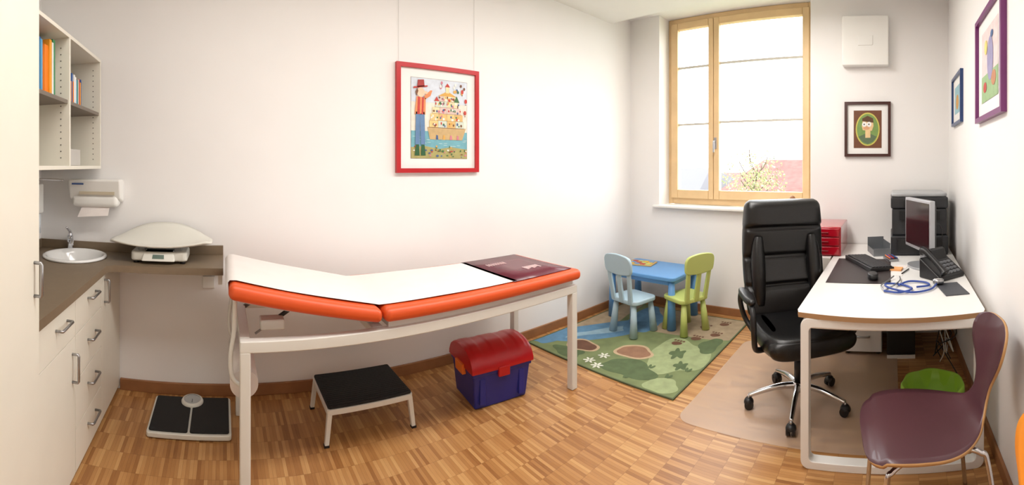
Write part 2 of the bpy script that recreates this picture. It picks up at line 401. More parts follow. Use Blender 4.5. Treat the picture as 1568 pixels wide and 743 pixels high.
# ---------- examination table
et=G('examination_table',(1.08,2.28,0),world=True)
ya,yb=1.90,2.60
hexa('seat_pad',[(.765,ya,.735),(.765,ya,.805),(.765,yb,.735),(.765,yb,.805),(2.14,ya,.735),(2.14,ya,.805),(2.14,yb,.735),(2.14,yb,.805)],ORANGE,et,bevel=.03,seg=5)
hexa('head_pad',[(.02,ya,.895),(.03,ya,.968),(.02,yb,.895),(.03,yb,.968),(.755,ya,.735),(.755,ya,.805),(.755,yb,.735),(.755,yb,.805)],ORANGE,et,bevel=.03,seg=5)
pr=[(.012,.90),(.012,.945),(.03,.968),(.06,.968),(.3,.912),(.55,.858),(.70,.824),(.755,.810),(.80,.809),(1.1,.811),(1.4,.809),(1.63,.809)]
rings=[[(x,y,z+.002) for y in (1.965,2.1,2.3,2.45,2.545)] for x,z in pr]
loft('paper_cover',rings,PAPER,et,closed=False)
rings=[[(x,y,.811+.0) for y in (1.955,2.2,2.4,2.56)] for x in (1.60,1.8,2.0,2.09)]
ob=loft('foot_cover',rings,PLUM,et,closed=False); 
s=ob.modifiers.new('so','SOLIDIFY'); s.thickness=.004
LET=M('lettering_pale',(220,190,190),.5)
boxes('lettering',[(1.86+.018*i,1.872+.018*i,2.13+.01*(i%3),2.2,.812,.8135) for i in range(7)]+[(1.70+.02*i,1.71+.02*i,2.35,2.40,.812,.8135) for i in range(8)],LET,et)
boxes('side_rails',[(.075,2.12,1.925,1.975,.645,.70),(.075,2.12,2.54,2.59,.645,.70)],FRAMEW,et,bevel=.006)
boxes('cross_rails',[(.075,.125,1.975,2.54,.645,.70),(2.07,2.12,1.975,2.54,.645,.70),(.72,.78,1.975,2.54,.66,.70)],FRAMEW,et,bevel=.005)
boxes('legs',[(.075,.125,1.925,1.975,0,.65),(2.07,2.12,1.925,1.975,0,.65),(.075,.125,2.54,2.59,0,.65),(2.07,2.12,2.54,2.59,0,.65)],FRAMEW,et,bevel=.006)
boxes('pad_boards',[(.80,2.10,1.95,2.56,.70,.737)],FRAMEW,et)
for y in (2.05,2.47):
    hexa('head_bracket',[(.08,y-.015,.845),(.08,y-.015,.885),(.08,y+.015,.845),(.08,y+.015,.885),(.75,y-.015,.70),(.75,y-.015,.735),(.75,y+.015,.70),(.75,y+.015,.735)],FRAMEW,et)
cyl('gas_spring',(.22,2.12,.70),(.40,2.12,.82),.011,BLACK,et); cyl('gas_rod',(.16,2.12,.66),(.24,2.12,.715),.006,STEEL,et)
cyl('lift_strut',(.12,2.44,.69),(.34,2.44,.84),.012,STEEL,et)
box('mount_box',.18,.30,2.05,2.13,.70,.75,FRAMEW,et,bevel=.008)
cyl('paper_roll',(.10,2.03,.455),(.10,2.5,.455),.068,PAPER,et,n=36)
cyl('roll_core',(.10,2.0,.455),(.10,2.53,.455),.018,FRAMEW,et)
for y in (2.0,2.53): tube('roll_arm',[(.10,y,.455),(.045,y,.50),(.035,y,.60),(.05,y,.72),(.055,y,.87)],.011,FRAMEW,et)

# ---------- step stool
st=G('step_stool',(.80,2.385,0))
prism('tread',rr(-.245,.245,-.185,.185,.015),.195,.207,RUBB,st,bevel=.003)
prism('tread_frame',rr(-.252,.252,-.192,.192,.02),.165,.195,FRAMEW,st,bevel=.004)
for sx in (-1,1):
    for sy in (-1,1):
        x,y=sx*.235,sy*.175
        hexa('leg',[(x+sx*.02-.012,y+sy*.01-.012,.0),(x-.014,y-.014,.18),(x+sx*.02-.012,y+sy*.01+.012,.0),(x-.014,y+.014,.18),(x+sx*.02+.012,y+sy*.01-.012,.0),(x+.014,y-.014,.18),(x+sx*.02+.012,y+sy*.01+.012,.0),(x+.014,y+.014,.18)],FRAMEW,st,bevel=.004)
        box('rubber_foot',x+sx*.02-.014,x+sx*.02+.014,y+sy*.01-.014,y+sy*.01+.014,0,.012,BLACK,st)
boxes('ribs',[(-.24,.24,-.17+.02*i,-.166+.02*i,.207,.2095) for i in range(18)],RUBB,st)
# ---------- toy chest
tc=G('toy_chest',(1.655,2.275,0),math.radians(-8))
hexa('body',[(-.185,-.145,0),(-.205,-.165,.22),(-.185,.145,0),(-.205,.165,.22),(.185,-.145,0),(.205,-.165,.22),(.185,.145,0),(.205,.165,.22)],BLUE,tc,bevel=.012)
boxes('rim',[(-.212,.212,-.172,.172,.21,.235)],BLUE,tc,bevel=.006)
rings=[]
N=46
for i in range(N+1):
    x=-.22+.44*i/N
    k=1+.04*(1 if (abs(x)<.05 or .13<abs(x)<.19) else 0)
    if i in (0,N): k*=.93
    ring=[(x,-.182,.235),(x,-.182,.258)]
    for j in range(1,12):
        a=math.pi*j/12
        ring.append((x,-.172*math.cos(a)*1.0,.258+.105*math.sin(a)**.8*k))
    ring+=[(x,.182,.258),(x,.182,.235)]
    rings.append(ring)
ob=loft('lid',rings,RED,tc,smooth=True)
ob.modifiers.new('e','EDGE_SPLIT').split_angle=math.radians(40)
OR2=M('latch_orange',(235,120,40),.4)
hexa('latch_side',[(-.232,-.06,.19),(-.236,-.06,.255),(-.232,.05,.19),(-.236,.05,.255),(-.205,-.06,.19),(-.21,-.06,.255),(-.205,.05,.19),(-.21,.05,.255)],OR2,tc,bevel=.004)
box('front_catch',-.04,.04,-.19,-.17,.19,.25,RED,tc,bevel=.004)
boxes('body_ribs',[(-.16,-.12,-.166,-.15,.03,.19),(.12,.16,-.166,-.15,.03,.19)],BLUE,tc,bevel=.004)

# ---------- pictures
ART=lambda n,c:M('art_'+n,c,.6,var=.08,scale=25)
RF=M('frame_red',(184,24,32),.3)
MAT=M('picture_mat',(236,235,232),.7,var=.01)
a=Art((1.54,YM-.001,1.845),(1,0,0),(0,-1,0))
a.frame(.70,.79,.032,.03,RF); a.bar(-.32,.32,-.365,.365,0,.012,MAT)
a.rect(-.235,.248,-.293,.298,.0130,ART('line',(150,140,130)))
a.rect(-.232,.245,-.29,.295,.0135,ART('cream',(228,222,208)))
d=.0145
a.rect(-.232,.245,-.22,-.09,d,ART('sea',(112,170,182)))
a.rect(-.232,.245,.12,.295,d,ART('skyb',(208,216,226)))
a.poly([(-.232,-.29),(.245,-.29),(.245,-.22),(.1,-.205),(0,-.22),(-.12,-.2),(-.232,-.21)],.0152,ART('meadow',(168,160,100)))
ac=[ART('c%d'%i,c) for i,c in enumerate([(190,60,50),(66,110,66),(216,166,80),(66,94,140),(120,78,50),(230,228,220),(204,124,140)])]
wv=ART('wave',(170,204,206))
for i in range(22): a.ell(random.uniform(-.21,.23),random.uniform(-.2,-.11),.018,.003,.0155+.00002*i,wv,8)
d=.0165
a.poly([(-.08,-.15),(.20,-.15),(.235,-.06),(-.10,-.06)],d,ART('hull',(196,166,116)))
pal=[ART('r%d'%i,c) for i,c in enumerate([(228,212,168),(230,196,132),(216,190,180),(204,212,196),(228,222,204),(220,180,114)])]
fl=[(-.085,.215,-.06,-.01),(-.075,.205,-.008,.042),(-.06,.19,.044,.09),(-.035,.165,.092,.135),(.0,.14,.137,.175)]
for (u0,u1,v0,v1) in fl:
    a.rect(u0-.004,u1+.004,v0-.004,v0,.017,ac[4]); n_=4; 
    for q in range(n_):
        w_=(u1-u0)/n_; a.rect(u0+q*w_+.001,u0+(q+1)*w_-.001,v0,v1,.0172,random.choice(pal))
        cu_=u0+(q+.5)*w_
        for t in range(4):
            a.ell(cu_+random.uniform(-.026,.026),v0+random.uniform(.008,.032),random.uniform(.005,.010),random.uniform(.006,.012),.0175+.0001*t,random.choice(ac),9)
a.poly([(-.045,.135),(.0,.135),(-.022,.17)],.0178,ac[0]); a.poly([(.125,.135),(.175,.135),(.15,.185)],.0178,ac[1])
a.poly([(-.01,.175),(.15,.175),(.07,.215)],.0178,ac[2]); a.rect(.055,.085,.2,.245,.0179,pal[0]); a.poly([(.048,.245),(.092,.245),(.07,.275)],.0179,ac[0])
for i in range(16):
    u=random.uniform(-.02,.235); v=random.uniform(.19,.28)
    if abs(u-.07)<.04: continue
    a.ell(u,v,.009,.012,.0182+.00002*i,random.choice(ac),10)
for u,v in ((.225,.06),(.232,.15),(.20,.22)): a.ell(u,v,.012,.017,.0188,ac[0],12); a.rect(u-.004,u+.004,v-.03,v-.022,.0188,ac[4])
for i in range(40):
    a.ell(random.uniform(-.22,.235),random.uniform(-.28,-.20),random.uniform(.004,.012),random.uniform(.004,.010),.0185+.00001*i,random.choice(ac),8)
for u in (-.03,.03,.09,.15): a.poly([(u,-.15),(u+.02,-.15),(u+.017,-.12),(u+.004,-.115)],.0186,random.choice(ac))
d=.0192
a.poly([(-.205,-.27),(-.165,-.27),(-.17,-.19),(-.195,-.19)],d,ART('boot',(40,90,50))); a.poly([(-.155,-.27),(-.115,-.27),(-.125,-.19),(-.15,-.19)],d,ART('boot',(40,90,50)))
a.poly([(-.20,-.19),(-.165,-.19),(-.16,.03),(-.195,.05)],d,ART('jeans',(96,130,170))); a.poly([(-.155,-.19),(-.12,-.19),(-.125,.05),(-.162,.03)],d,ART('jeans',(96,130,170)))
a.poly([(-.205,.03),(-.118,.03),(-.115,.15),(-.19,.16)],d,ART('shirt',(222,140,90)))
a.poly([(-.12,.14),(-.075,.17),(-.06,.21),(-.075,.21),(-.13,.165)],d,ART('shirt',(222,140,90)))
a.poly([(-.185,.03),(-.165,.03),(-.16,.155),(-.18,.158)],.0194,ac[0]); a.poly([(-.15,.03),(-.135,.03),(-.13,.155),(-.145,.156)],.0194,ac[0])
a.ell(-.155,.19,.032,.035,.0195,ART('skin',(236,200,170))); a.ell(-.115,.19,.018,.01,.0196,ART('skin',(236,200,170)))
a.poly([(-.19,.16),(-.175,.2),(-.185,.22),(-.2,.19)],.0197,ac[4])
a.poly([(-.215,.215),(-.10,.235),(-.10,.245),(-.215,.228)],.0198,ac[0]); a.poly([(-.185,.225),(-.125,.235),(-.13,.285),(-.18,.28)],.0198,ART('hat',(160,50,46)))
a.done('framed_picture_red')
WIR=M('nylon_wire',(214,212,208),.5)
boxes('picture_wire',[(1.215,1.2162,YM-.004,YM-.002,2.24,3.02),(1.86,1.8612,YM-.004,YM-.002,2.24,3.02)],WIR)
# brown portrait
BF2=M('frame_darkbrown',(66,30,24),.3)
a=Art((XR,.215,1.84),(0,-1,0),(-1,0,0))
a.frame(.43,.51,.026,.03,BF2); a.bar(-.195,.195,-.235,.235,0,.010,MAT)
a.rect(-.13,.13,-.175,.175,.0115,ART('pbrown',(110,66,40)))
a.ell(0,0,.112,.155,.0125,ART('pgold',(200,190,90)),32); a.ell(0,0,.10,.143,.0135,ART('pgreen',(120,150,80)),32)
a.poly([(-.085,-.07),(-.05,-.115),(0,-.138),(.05,-.115),(.085,-.07),(.03,-.045),(-.03,-.045)],.0145,ART('pshirt',(90,110,80)))
a.rect(-.022,.026,-.08,.0,.0150,ART('pskin',(222,190,140)))
a.poly([(-.045,-.01),(.04,-.015),(.055,.03),(.05,.08),(.0,.105),(-.045,.085),(-.055,.03)],.0155,ART('pskin',(222,190,140)))
a.poly([(-.05,.075),(.055,.06),(.05,.1),(.0,.125),(-.05,.1)],.016,ART('phair',(90,60,34)))
a.ell(-.03,.045,.022,.024,.0165,MAT,14); a.ell(.014,.045,.022,.024,.0165,MAT,14); a.ell(-.032,.045,.006,.007,.017,BLACK,10); a.ell(.012,.045,.006,.007,.017,BLACK,10)
a.ell(-.01,.01,.03,.016,.0168,ART('pnose',(214,160,120)),14)
a.done('framed_portrait')
wb=G('ventilation_control_box',(XR-.04,.23,2.65),world=True)
box('cover',XR-.09,XR,.02,.445,2.42,2.875,WHITE,wb,bevel=.01)
box('panel',XR-.096,XR-.088,.165,.30,2.60,2.69,WHITE,wb,bevel=.003)
a=Art((3.36,YR,2.03),(-1,0,0),(0,1,0))
BLF=M('frame_blue',(30,60,110),.3)
a.frame(.46,.40,.022,.025,BLF); a.bar(-.21,.21,-.18,.18,0,.008,MAT); a.rect(-.13,.13,-.11,.11,.009,ART('rb',(150,190,200))); a.ell(0,-.02,.07,.06,.010,ART('rb2',(200,150,80)))
a.done('framed_picture_blue')
a=Art((2.235,YR,2.06),(-1,0,0),(0,1,0))
PF=M('frame_purple',(118,46,110),.3)
a.frame(.62,.61,.028,.03,PF); a.bar(-.285,.285,-.28,.28,0,.01,MAT)
a.rect(-.19,.19,-.20,.20,.0115,ART('pk',(230,206,204))); a.rect(-.19,.19,-.20,-.05,.0125,ART('pg',(150,180,130))); a.ell(.02,.02,.07,.12,.0135,ART('pv',(150,144,180)))
a.ell(-.08,.1,.035,.04,.014,ART('pl2',(230,210,120))); a.ell(.1,-.1,.05,.04,.014,ART('pl3',(190,130,90))); a.ell(-.1,-.12,.04,.03,.0142,ac[0],12); a.ell(.06,.14,.03,.02,.0142,ac[3],12)
a.done('framed_picture_purple')

# ---------- rug
rg=G('play_rug',(3.10,2.02,0),world=True)
RUGG=M('rug_green',(116,128,86),.95,var=.16,scale=7,bump=.6,bscale=300)
prism('pile',rr(2.37,3.83,1.335,2.70,.01),.001,.010,RUGG,rg,bevel=.003)
boxes('binding',[(2.362,3.838,1.327,1.337,0,.011),(2.362,3.838,2.698,2.708,0,.011),(2.362,2.372,1.337,2.698,0,.011),(3.828,3.838,1.337,2.698,0,.011)],M('rug_edge',(88,98,70),.9),rg)
zz=[.0103]
def blob(nm,cx,cy,rx,ry,rot,mat,w=.12,seed=0,n=40,k=3):
    pts=[]
    for i in range(n):
        t=2*math.pi*i/n; f=1+w*math.sin(k*t+seed)+w*.5*math.sin((k+2)*t+seed*2)
        x=rx*f*math.cos(t); y=ry*f*math.sin(t)
        X=cx+x*math.cos(rot)-y*math.sin(rot); Y=cy+x*math.sin(rot)+y*math.cos(rot)
        pts.append((min(3.825,max(2.375,X)),min(2.695,max(1.34,Y))))
    zz[0]+=.00004
    mk(nm,[(x,y,zz[0]) for x,y in pts],[tuple(range(n))],mat,rg)
def RM(n,c): return M('rug_'+n,c,.95,var=.12,scale=14,bump=.5,bscale=300)
tan=RM('tan',(160,142,116)); pale=RM('pale',(150,162,118)); dk=RM('dark',(86,102,68)); sea=RM('sea',(92,132,162)); sea2=RM('sealight',(138,168,184)); br=RM('brown',(104,72,54)); rim=RM('rim',(184,160,128)); wht=RM('white',(214,214,198))
blob('tan_land',3.70,1.75,.46,.62,.1,tan,.08,1)
blob('tan_land',3.25,2.62,.62,.20,0,tan,.1,2)
blob('river',3.02,2.40,.62,.17,-.55,sea,.1,.5); blob('river_swirl',2.95,2.42,.5,.05,-.55,sea2,.2,2,k=5); blob('river',3.45,2.25,.36,.16,.3,sea,.1,1)
blob('river_bend',2.62,2.66,.22,.10,0,sea,.1,1)
blob('meadow_pale',2.92,1.60,.30,.24,.3,pale,.14,.3); blob('meadow_pale',2.47,1.48,.10,.12,.2,pale,.1,2); blob('meadow_dark',2.55,1.80,.13,.22,.0,dk,.14,1); blob('meadow_dark',2.48,2.35,.09,.14,.0,dk,.14,3); blob('meadow_dark',3.2,1.45,.16,.08,.0,dk,.14,3)
blob('meadow_tuft',2.95,1.62,.08,.06,.3,dk,.25,.3,k=5); blob('meadow_tuft',2.78,1.50,.06,.05,.3,dk,.25,.3,k=5)
blob('pond_rim',2.64,2.34,.105,.15,.1,rim,.08,0); blob('pond',2.64,2.34,.085,.125,.1,br,.08,0)
blob('pond_rim',2.80,1.93,.125,.16,.2,rim,.08,1.5); blob('pond',2.80,1.93,.10,.135,.2,RM('brown2',(142,106,82)),.08,1.5)
for cx,cy in ((3.28,1.62),(3.42,1.50),(3.55,1.66),(3.68,1.52),(3.12,1.72)):
    blob('paw_pad',cx,cy,.035,.045,.3,br,.05)
    for q in (-.04,-.013,.013,.04): blob('paw_toe',cx+.055,cy+q,.014,.011,0,br,0)
for cx,cy in ((2.50,1.62),(2.60,1.50),(2.66,1.68),(2.75,1.42),(2.44,1.75)):
    blob('hoof_print',cx,cy+.012,.03,.011,.2,dk,.05); blob('hoof_print',cx,cy-.012,.03,.011,-.2,dk,.05)
for cx,cy in ((2.47,2.12),(2.60,2.08),(2.44,2.02)):
    for q in range(6):
        an=q*math.pi/3; blob('flower_petal',cx+.028*math.cos(an),cy+.028*math.sin(an),.022,.009,an,wht,0,n=12)
RZ=.0142
# ---------- kids table + chairs
KB=M('kids_blue',(96,150,204),.4,var=.02); KL=M('kids_lightblue',(170,194,206),.4,var=.02); KG=M('kids_green',(190,202,116),.4,var=.02)
kt=G('kids_table',(3.575,2.235,RZ),math.radians(90))
prism('tabletop',rr(-.385,.385,-.275,.275,.05),.44,.478,KB,kt,bevel=.01,seg=3)
boxes('apron',[(-.33,.33,-.225,-.205,.395,.442),(-.33,.33,.205,.225,.395,.442),(-.34,-.32,-.22,.22,.395,.442),(.32,.34,-.22,.22,.395,.442)],KB,kt)
for sx in (-1,1):
    for sy in (-1,1): 
        cone('leg',(sx*.335,sy*.225,0),(sx*.335,sy*.225,.44),.042,.028,KB,kt,n=24)
def kchair(loc,rot,m):
    g=G('kids_chair',loc,rot)
    prism('seat',rr(-.14,.16,-.165,.165,.06),.275,.315,m,g,bevel=.012,seg=3)
    for sx,sy in ((-1,-1),(-1,1),(1,-1),(1,1)):
        cone('leg',(.01+sx*.13,sy*.13,0),(.01+sx*.105,sy*.11,.28),.036,.022,m,g,n=20)
    out=[(-.15,.0),(-.165,.06),(-.16,.115),(-.12,.15),(0,.165),(.12,.15),(.16,.115),(.165,.06),(.15,.0),(.08,-.015),(0,-.02),(-.08,-.015)]
    P=cat([(y,z,0) for y,z in out],5,closed=True)
    n=len(P); vs=[]
    for k in (-.016,.016): vs+=[(-.155-.22*(p.y+.22)*.55+k+.35*p.x*p.x,p.x,.555+p.y) for p in P]
    fs=[tuple(range(n))[::-1],tuple(range(n,2*n))]+[(i,(i+1)%n,(i+1)%n+n,i+n) for i in range(n)]
    mk('crest',vs,fs,m,g,bevel=.008,seg=2)
    for y0,y1,w in ((-.105,-.125,.024),(0,0,.028),(.105,.125,.024)):
        xb=-.13; xt=-.18+.35*y1*y1
        hexa('slat',[(xb-.013,y0-w,.29),(xt-.012,y1-w*.8,.575),(xb-.013,y0+w,.29),(xt-.012,y1+w*.8,.575),(xb+.013,y0-w,.29),(xt+.012,y1-w*.8,.575),(xb+.013,y0+w,.29),(xt+.012,y1+w*.8,.575)],m,g,bevel=.007)
    return g
kchair((3.15,2.19,RZ),math.radians(-10),KL)
kchair((3.43,1.79,RZ),math.radians(68),KG)
pz=G('wooden_puzzle',(3.64,2.42,RZ+.4785),math.radians(12))
box('puzzle_board',-.10,.10,-.14,.14,0,.012,M('puzzle_wood',(190,160,104),.6),pz,bevel=.003)
boxes('puzzle_pieces',[(-.08+.055*i,-.04+.055*i,-.12+.06*j,-.075+.06*j,.012,.017) for i in range(3) for j in range(4)],None,pz,mats=[KG,RED,KB,M('pz_yellow',(220,180,60),.5)],mi=[(i*3+j)%4 for i in range(3) for j in range(4)])

# ---------- chair mat
cm=D.materials.new('clear_polycarbonate'); cm.use_nodes=True; nt=cm.node_tree; nt.nodes.clear()
o_=nt.nodes.new('ShaderNodeOutputMaterial'); t_=nt.nodes.new('ShaderNodeBsdfTransparent'); t_.inputs[0].default_value=(.95,.95,.94,1)
p_=nt.nodes.new('ShaderNodeBsdfPrincipled'); p_.inputs['Base Color'].default_value=L3((236,214,194)); p_.inputs['Roughness'].default_value=.35
nz=nt.nodes.new('ShaderNodeTexNoise'); nz.inputs['Scale'].default_value=300; bp=nt.nodes.new('ShaderNodeBump'); bp.inputs['Strength'].default_value=.1
nt.links.new(nz.outputs['Fac'],bp.inputs['Height']); nt.links.new(bp.outputs['Normal'],p_.inputs['Normal'])
mx=nt.nodes.new('ShaderNodeMixShader'); mx.inputs[0].default_value=.36
nt.links.new(t_.outputs[0],mx.inputs[1]); nt.links.new(p_.outputs[0],mx.inputs[2]); nt.links.new(mx.outputs[0],o_.inputs[0])
pts=rr(2.19,3.45,-.05,1.22,.09,8)
ob=mk('chair_mat',[(x,y,.003) for x,y in pts],[tuple(range(len(pts)))],cm)

# ---------- office chair
oc=G('office_chair',(2.60,.575,.004),math.radians(-147))
for i in range(5):
    an=math.radians(-28+72*i); c,s_=math.cos(an),math.sin(an)
    tube('base_arm',[(0.02*c,.02*s_,.125),(.12*c,.12*s_,.125),(.22*c,.22*s_,.105),(.31*c,.31*s_,.078)],.02,CHROME,oc,rf=lambda t:1.1-.45*t)
    w=Vector((.31*c,.31*s_,0)); t=Vector((-s_,c,0))
    cyl('caster_stem',w+Vector((0,0,.05)),w+Vector((0,0,.08)),.008,STEEL,oc,n=10)
    for k in (-1,1): cyl('caster_wheel',w+t*k*.007+Vector((0,0,.028)),w+t*k*.026+Vector((0,0,.028)),.028,BLACK,oc,n=20)
    lathe('caster_hood',[(.0,.03),(.02,.027),(.03,.012),(.031,.0)],(w.x,w.y,.036),BLACK,oc,n=16)
cyl('hub',(0,0,.09),(0,0,.15),.035,CHROME,oc); cyl('gas_lift',(0,0,.14),(0,0,.30),.026,BLACK,oc); cyl('lift_rod',(0,0,.28),(0,0,.38),.015,CHROME,oc)
box('mechanism',-.12,.10,-.07,.07,.365,.405,BLACK,oc,bevel=.01)
tube('tilt_lever',[(.02,-.05,.39),(.02,-.2,.39),(.02,-.28,.395)],.006,STEEL,oc)
def cushion(nm,cx,cy,z,a,b,h,e,mat,g,edge=.35):
    rings=[]
    for i in range(15):
        t=-math.pi/2+math.pi*i/14
        sc=(1-edge)+edge*max(0,math.cos(t))**.6 if 0<i<14 else (1-edge)*.9
        zz_=z+h*.5*math.sin(t)
        rings.append([(cx+x*sc,cy+y*sc,zz_) for x,y in sell(a,b,e)])
    return loft(nm,rings,mat,g)
cushion('seat_lower',.01,0,.43,.265,.265,.06,.55,LEATH,oc,.18)
cushion('seat_cushion',.02,0,.48,.30,.285,.11,.5,LEATH,oc,.16)
cushion('seat_front_roll',.245,0,.472,.08,.27,.10,.6,LEATH,oc,.3)
for y in (-.215,.215): cushion('seat_side_bolster',.0,y,.505,.23,.06,.06,.6,LEATH,oc,.3)
rings=[]
NB=60
for i in range(NB+1):
    t=i/NB; z=.50+.76*t
    w=.268+.020*math.sin(math.pi*t)
    endf=min(1,(t+.002)/.05,(1-t+.002)/.07); endf=math.sqrt(max(0,1-(1-endf)**2)); 
    seam=0
    for q in (.26,.50,.76): seam=max(seam,math.exp(-((t-q)/.016)**2))
    th=(.062+.012*math.sin(t*math.pi*3.2)+.02*(t>.76))*(.25+.75*endf)*(1-.42*seam)
    w*=(.84+.16*endf)
    xc=-.235-.16*t-.03*math.sin(t*math.pi)+.05*t*t
    rings.append([(xc+y_*(1.25 if y_>0 else .8)+ (x_*x_)*.35,x_,z) for x_,y_ in sell(w,th,.55,36)])
loft('backrest',rings,LEATH,oc)
for y in (-.165,.165):
    tube('backrest_side_bolster',[(-.185,y*1.15,.58),(-.21,y*1.2,.72),(-.24,y*1.2,.90),(-.26,y*1.15,1.02)],.05,LEATH,oc,rf=lambda t:.55+.45*math.sin(math.pi*t))
cushion('head_pillow',0,0,0,.04,.215,.15,.6,LEATH,oc,.3)
ob=[o for o in oc.children if o.name.startswith('head_pillow')][-1]; ob.location=(-.285,0,1.16); ob.rotation_euler=(0,math.radians(-8),0)
tube('back_support',[(-.08,0,.38),(-.26,0,.40),(-.31,0,.50),(-.33,0,.64)],.028,BLACK,oc)
for y in (-1,1):
    tube('armrest_frame',[(.10,y*.25,.42),(.13,y*.31,.44),(.17,y*.33,.54),(.14,y*.33,.66),(.02,y*.33,.695),(-.14,y*.33,.69),(-.20,y*.325,.61),(-.22,y*.29,.50),(-.16,y*.25,.43)],.017,BLACK,oc)
    cushion('armrest_pad',-.01,y*.33,.705,.15,.032,.04,.7,LEATH,oc,.3)

# ---------- desk
dk_=G('desk',(3.05,-.02,0),world=True)
DW=M('desk_white',(236,234,230),.3,var=.008); DE=M('desk_edge_oak',(168,130,92),.5)
top=[]
YA,YB=-.46,.457
for i in range(17):
    t=i/16; y=YA+(YB-YA)*t; top.append((2.07-.04*math.sin(math.pi*t)**1.0,y))
top=[(2.11,YA-.015)]+top+[(2.11,YB+.012)]
top+=[(3.95,YB+.0),(3.95,YA-.06)]
ZT=.77
prism('desktop',top,ZT-.025,ZT,DW,dk_,sidemat=DE)
boxes('apron',[(2.15,3.86,.38,.40,ZT-.10,ZT-.028),(2.15,3.86,-.45,-.43,ZT-.10,ZT-.028),(2.09,2.12,-.44,.43,ZT-.085,ZT-.028),(3.84,3.87,-.44,.43,ZT-.085,ZT-.028)],DW,dk_,bevel=.003)
for x in (2.06,3.80):
    y0,y1=YA+.0,YB-.012
    outer=rr(y0,y1,0.0,ZT-.0255,.04); inner=rr(y0+.042,y1-.042,.038,ZT-.07,.022)
    n=len(outer); vs=[(x,a_,b_) for a_,b_ in outer]+[(x,a_,b_) for a_,b_ in inner]+[(x+.06,a_,b_) for a_,b_ in outer]+[(x+.06,a_,b_) for a_,b_ in inner]
    fs=[]
    for i in range(n):
        j=(i+1)%n
        fs+=[(i,j,n+j,n+i),(2*n+i,3*n+i,3*n+j,2*n+j),(i,2*n+i,2*n+j,j),(n+i,n+j,3*n+j,3*n+i)]
    mk('loop_leg',vs,fs,DW,dk_,bevel=.004,seg=2)
pg=G('drawer_pedestal',(3.5,.2,0),world=True)
box('pedestal_body',3.37,3.74,.07,.37,.02,.56,DW,pg,bevel=.003)
for k in range(3): box('pedestal_drawer',3.353,3.37,.075,.365,.03+.175*k,.20+.175*k,DW,pg,bevel=.002); 
for k in range(3): bar_handle('handle',(3.353,.17,.15+.175*k),(3.353,.27,.15+.175*k),(-.02,0,0),pg)
for (xx,yy) in ((3.40,.10),(3.40,.34),(3.70,.10),(3.70,.34)): cyl('pedestal_foot',(xx,yy,0),(xx,yy,.022),.018,BLACK,pg)
pc=G('computer_tower',(3.5,-.08,0),world=True)
box('tower_case',3.32,3.72,-.19,.03,.0,.42,M('pc_grey',(60,62,66),.4),pc,bevel=.006)
box('tower_front',3.30,3.32,-.19,.03,.03,.42,BLACK,pc,bevel=.005); box('tower_foot',3.30,3.33,-.19,.03,0,.028,DW,pc)
boxes('drive_slots',[(3.295,3.301,-.17,.01,.34,.375),(3.295,3.301,-.17,.01,.29,.325)],M('pc_grey',(60,62,66),.4),pc)
wbn=G('waste_bin',(2.37,-.235,0))
LIME=M('bin_lime',(146,196,50),.3,var=.04)
lathe('bin_body',[(.0,.004),(.115,.004),(.12,.0),(.165,.265),(.172,.27),(.172,.275),(.162,.275),(.116,.012),(0,.012)],(0,0,0),LIME,wbn)
rings=[]
for k,(r,z) in enumerate([(.176,.22),(.178,.255),(.176,.28),(.165,.282),(.152,.22),(.12,.10),(.02,.08)]):
    rings.append([((r+.003*math.sin(9*t_))*math.cos(t_),(r+.003*math.sin(9*t_))*math.sin(t_),z+.004*math.sin(7*t_+k)) for t_ in [2*math.pi*i/48 for i in range(48)]])
loft('bin_liner',rings,M('liner_lime',(150,196,66),.45),wbn,cap=False)
for i in range(5): cushion('crumpled_paper',-.02+random.uniform(-.05,.06),random.uniform(-.06,.06),.14+.012*i,.045,.035,.05,.8,PAPER,wbn,.5)
cbg=G('cable_bundle',(3.2,-.4,.3),world=True)
for i in range(8):
    pts=[(3.2+.3*random.random(),-.46+.02*i,.70)]
    for k in range(6): pts.append((2.75+random.uniform(0,.6),-.46+random.uniform(0,.16),.62-.1*k+random.uniform(-.04,.04)))
    tube('cable',pts,.004,BLACK if i%3 else WHITE,cbg,n=6,per=6)
# ---- desk items
Z=ZT+.0005
box('desk_pad',2.62,3.31,.0,.405,Z,Z+.003,M('desk_pad_dark',(46,38,38),.45,var=.05),None,bevel=.001)
kb=G('keyboard',(3.13,.165,Z+.0035),math.radians(28))
hexa('keyboard_body',[(-.235,-.09,0),(-.235,-.09,.02),(-.235,.09,0),(-.235,.09,.03),(.235,-.09,0),(.235,-.09,.02),(.235,.09,0),(.235,.09,.03)],BLACK,kb,bevel=.004)
boxes('keys',[(-.225+.0248*i,-.204+.0248*i,-.075+.0255*j,-.053+.0255*j,.018,.028+.0015*j) for i in range(18) for j in range(6)],M('key_black',(34,34,37),.45),kb,bevel=.002)
ms_=G('computer_mouse',(2.73,.115,Z+.0035),math.radians(10))
cushion('mouse_shell',0,0,.018,.058,.034,.038,.8,BLACK,ms_,.3)
mn=G('computer_monitor',(3.06,-.20,Z),math.radians(20))
SIL=M('monitor_silver',(176,178,182),.3,.4)
box('bezel',-.225,.225,-.025,.012,.125,.49,SIL,mn,bevel=.006)
box('screen',-.205,.205,.0125,.0145,.15,.47,M('screen_dark',(34,22,26),.12,var=.2,scale=3),mn)
box('rear_shell',-.20,.20,-.05,-.02,.15,.46,BLACK,mn,bevel=.015)
hexa('neck',[(-.04,-.05,.01),(-.03,-.05,.20),(-.04,-.03,.01),(-.03,-.03,.20),(.04,-.05,.01),(.03,-.05,.20),(.04,-.03,.01),(.03,-.03,.20)],SIL,mn)
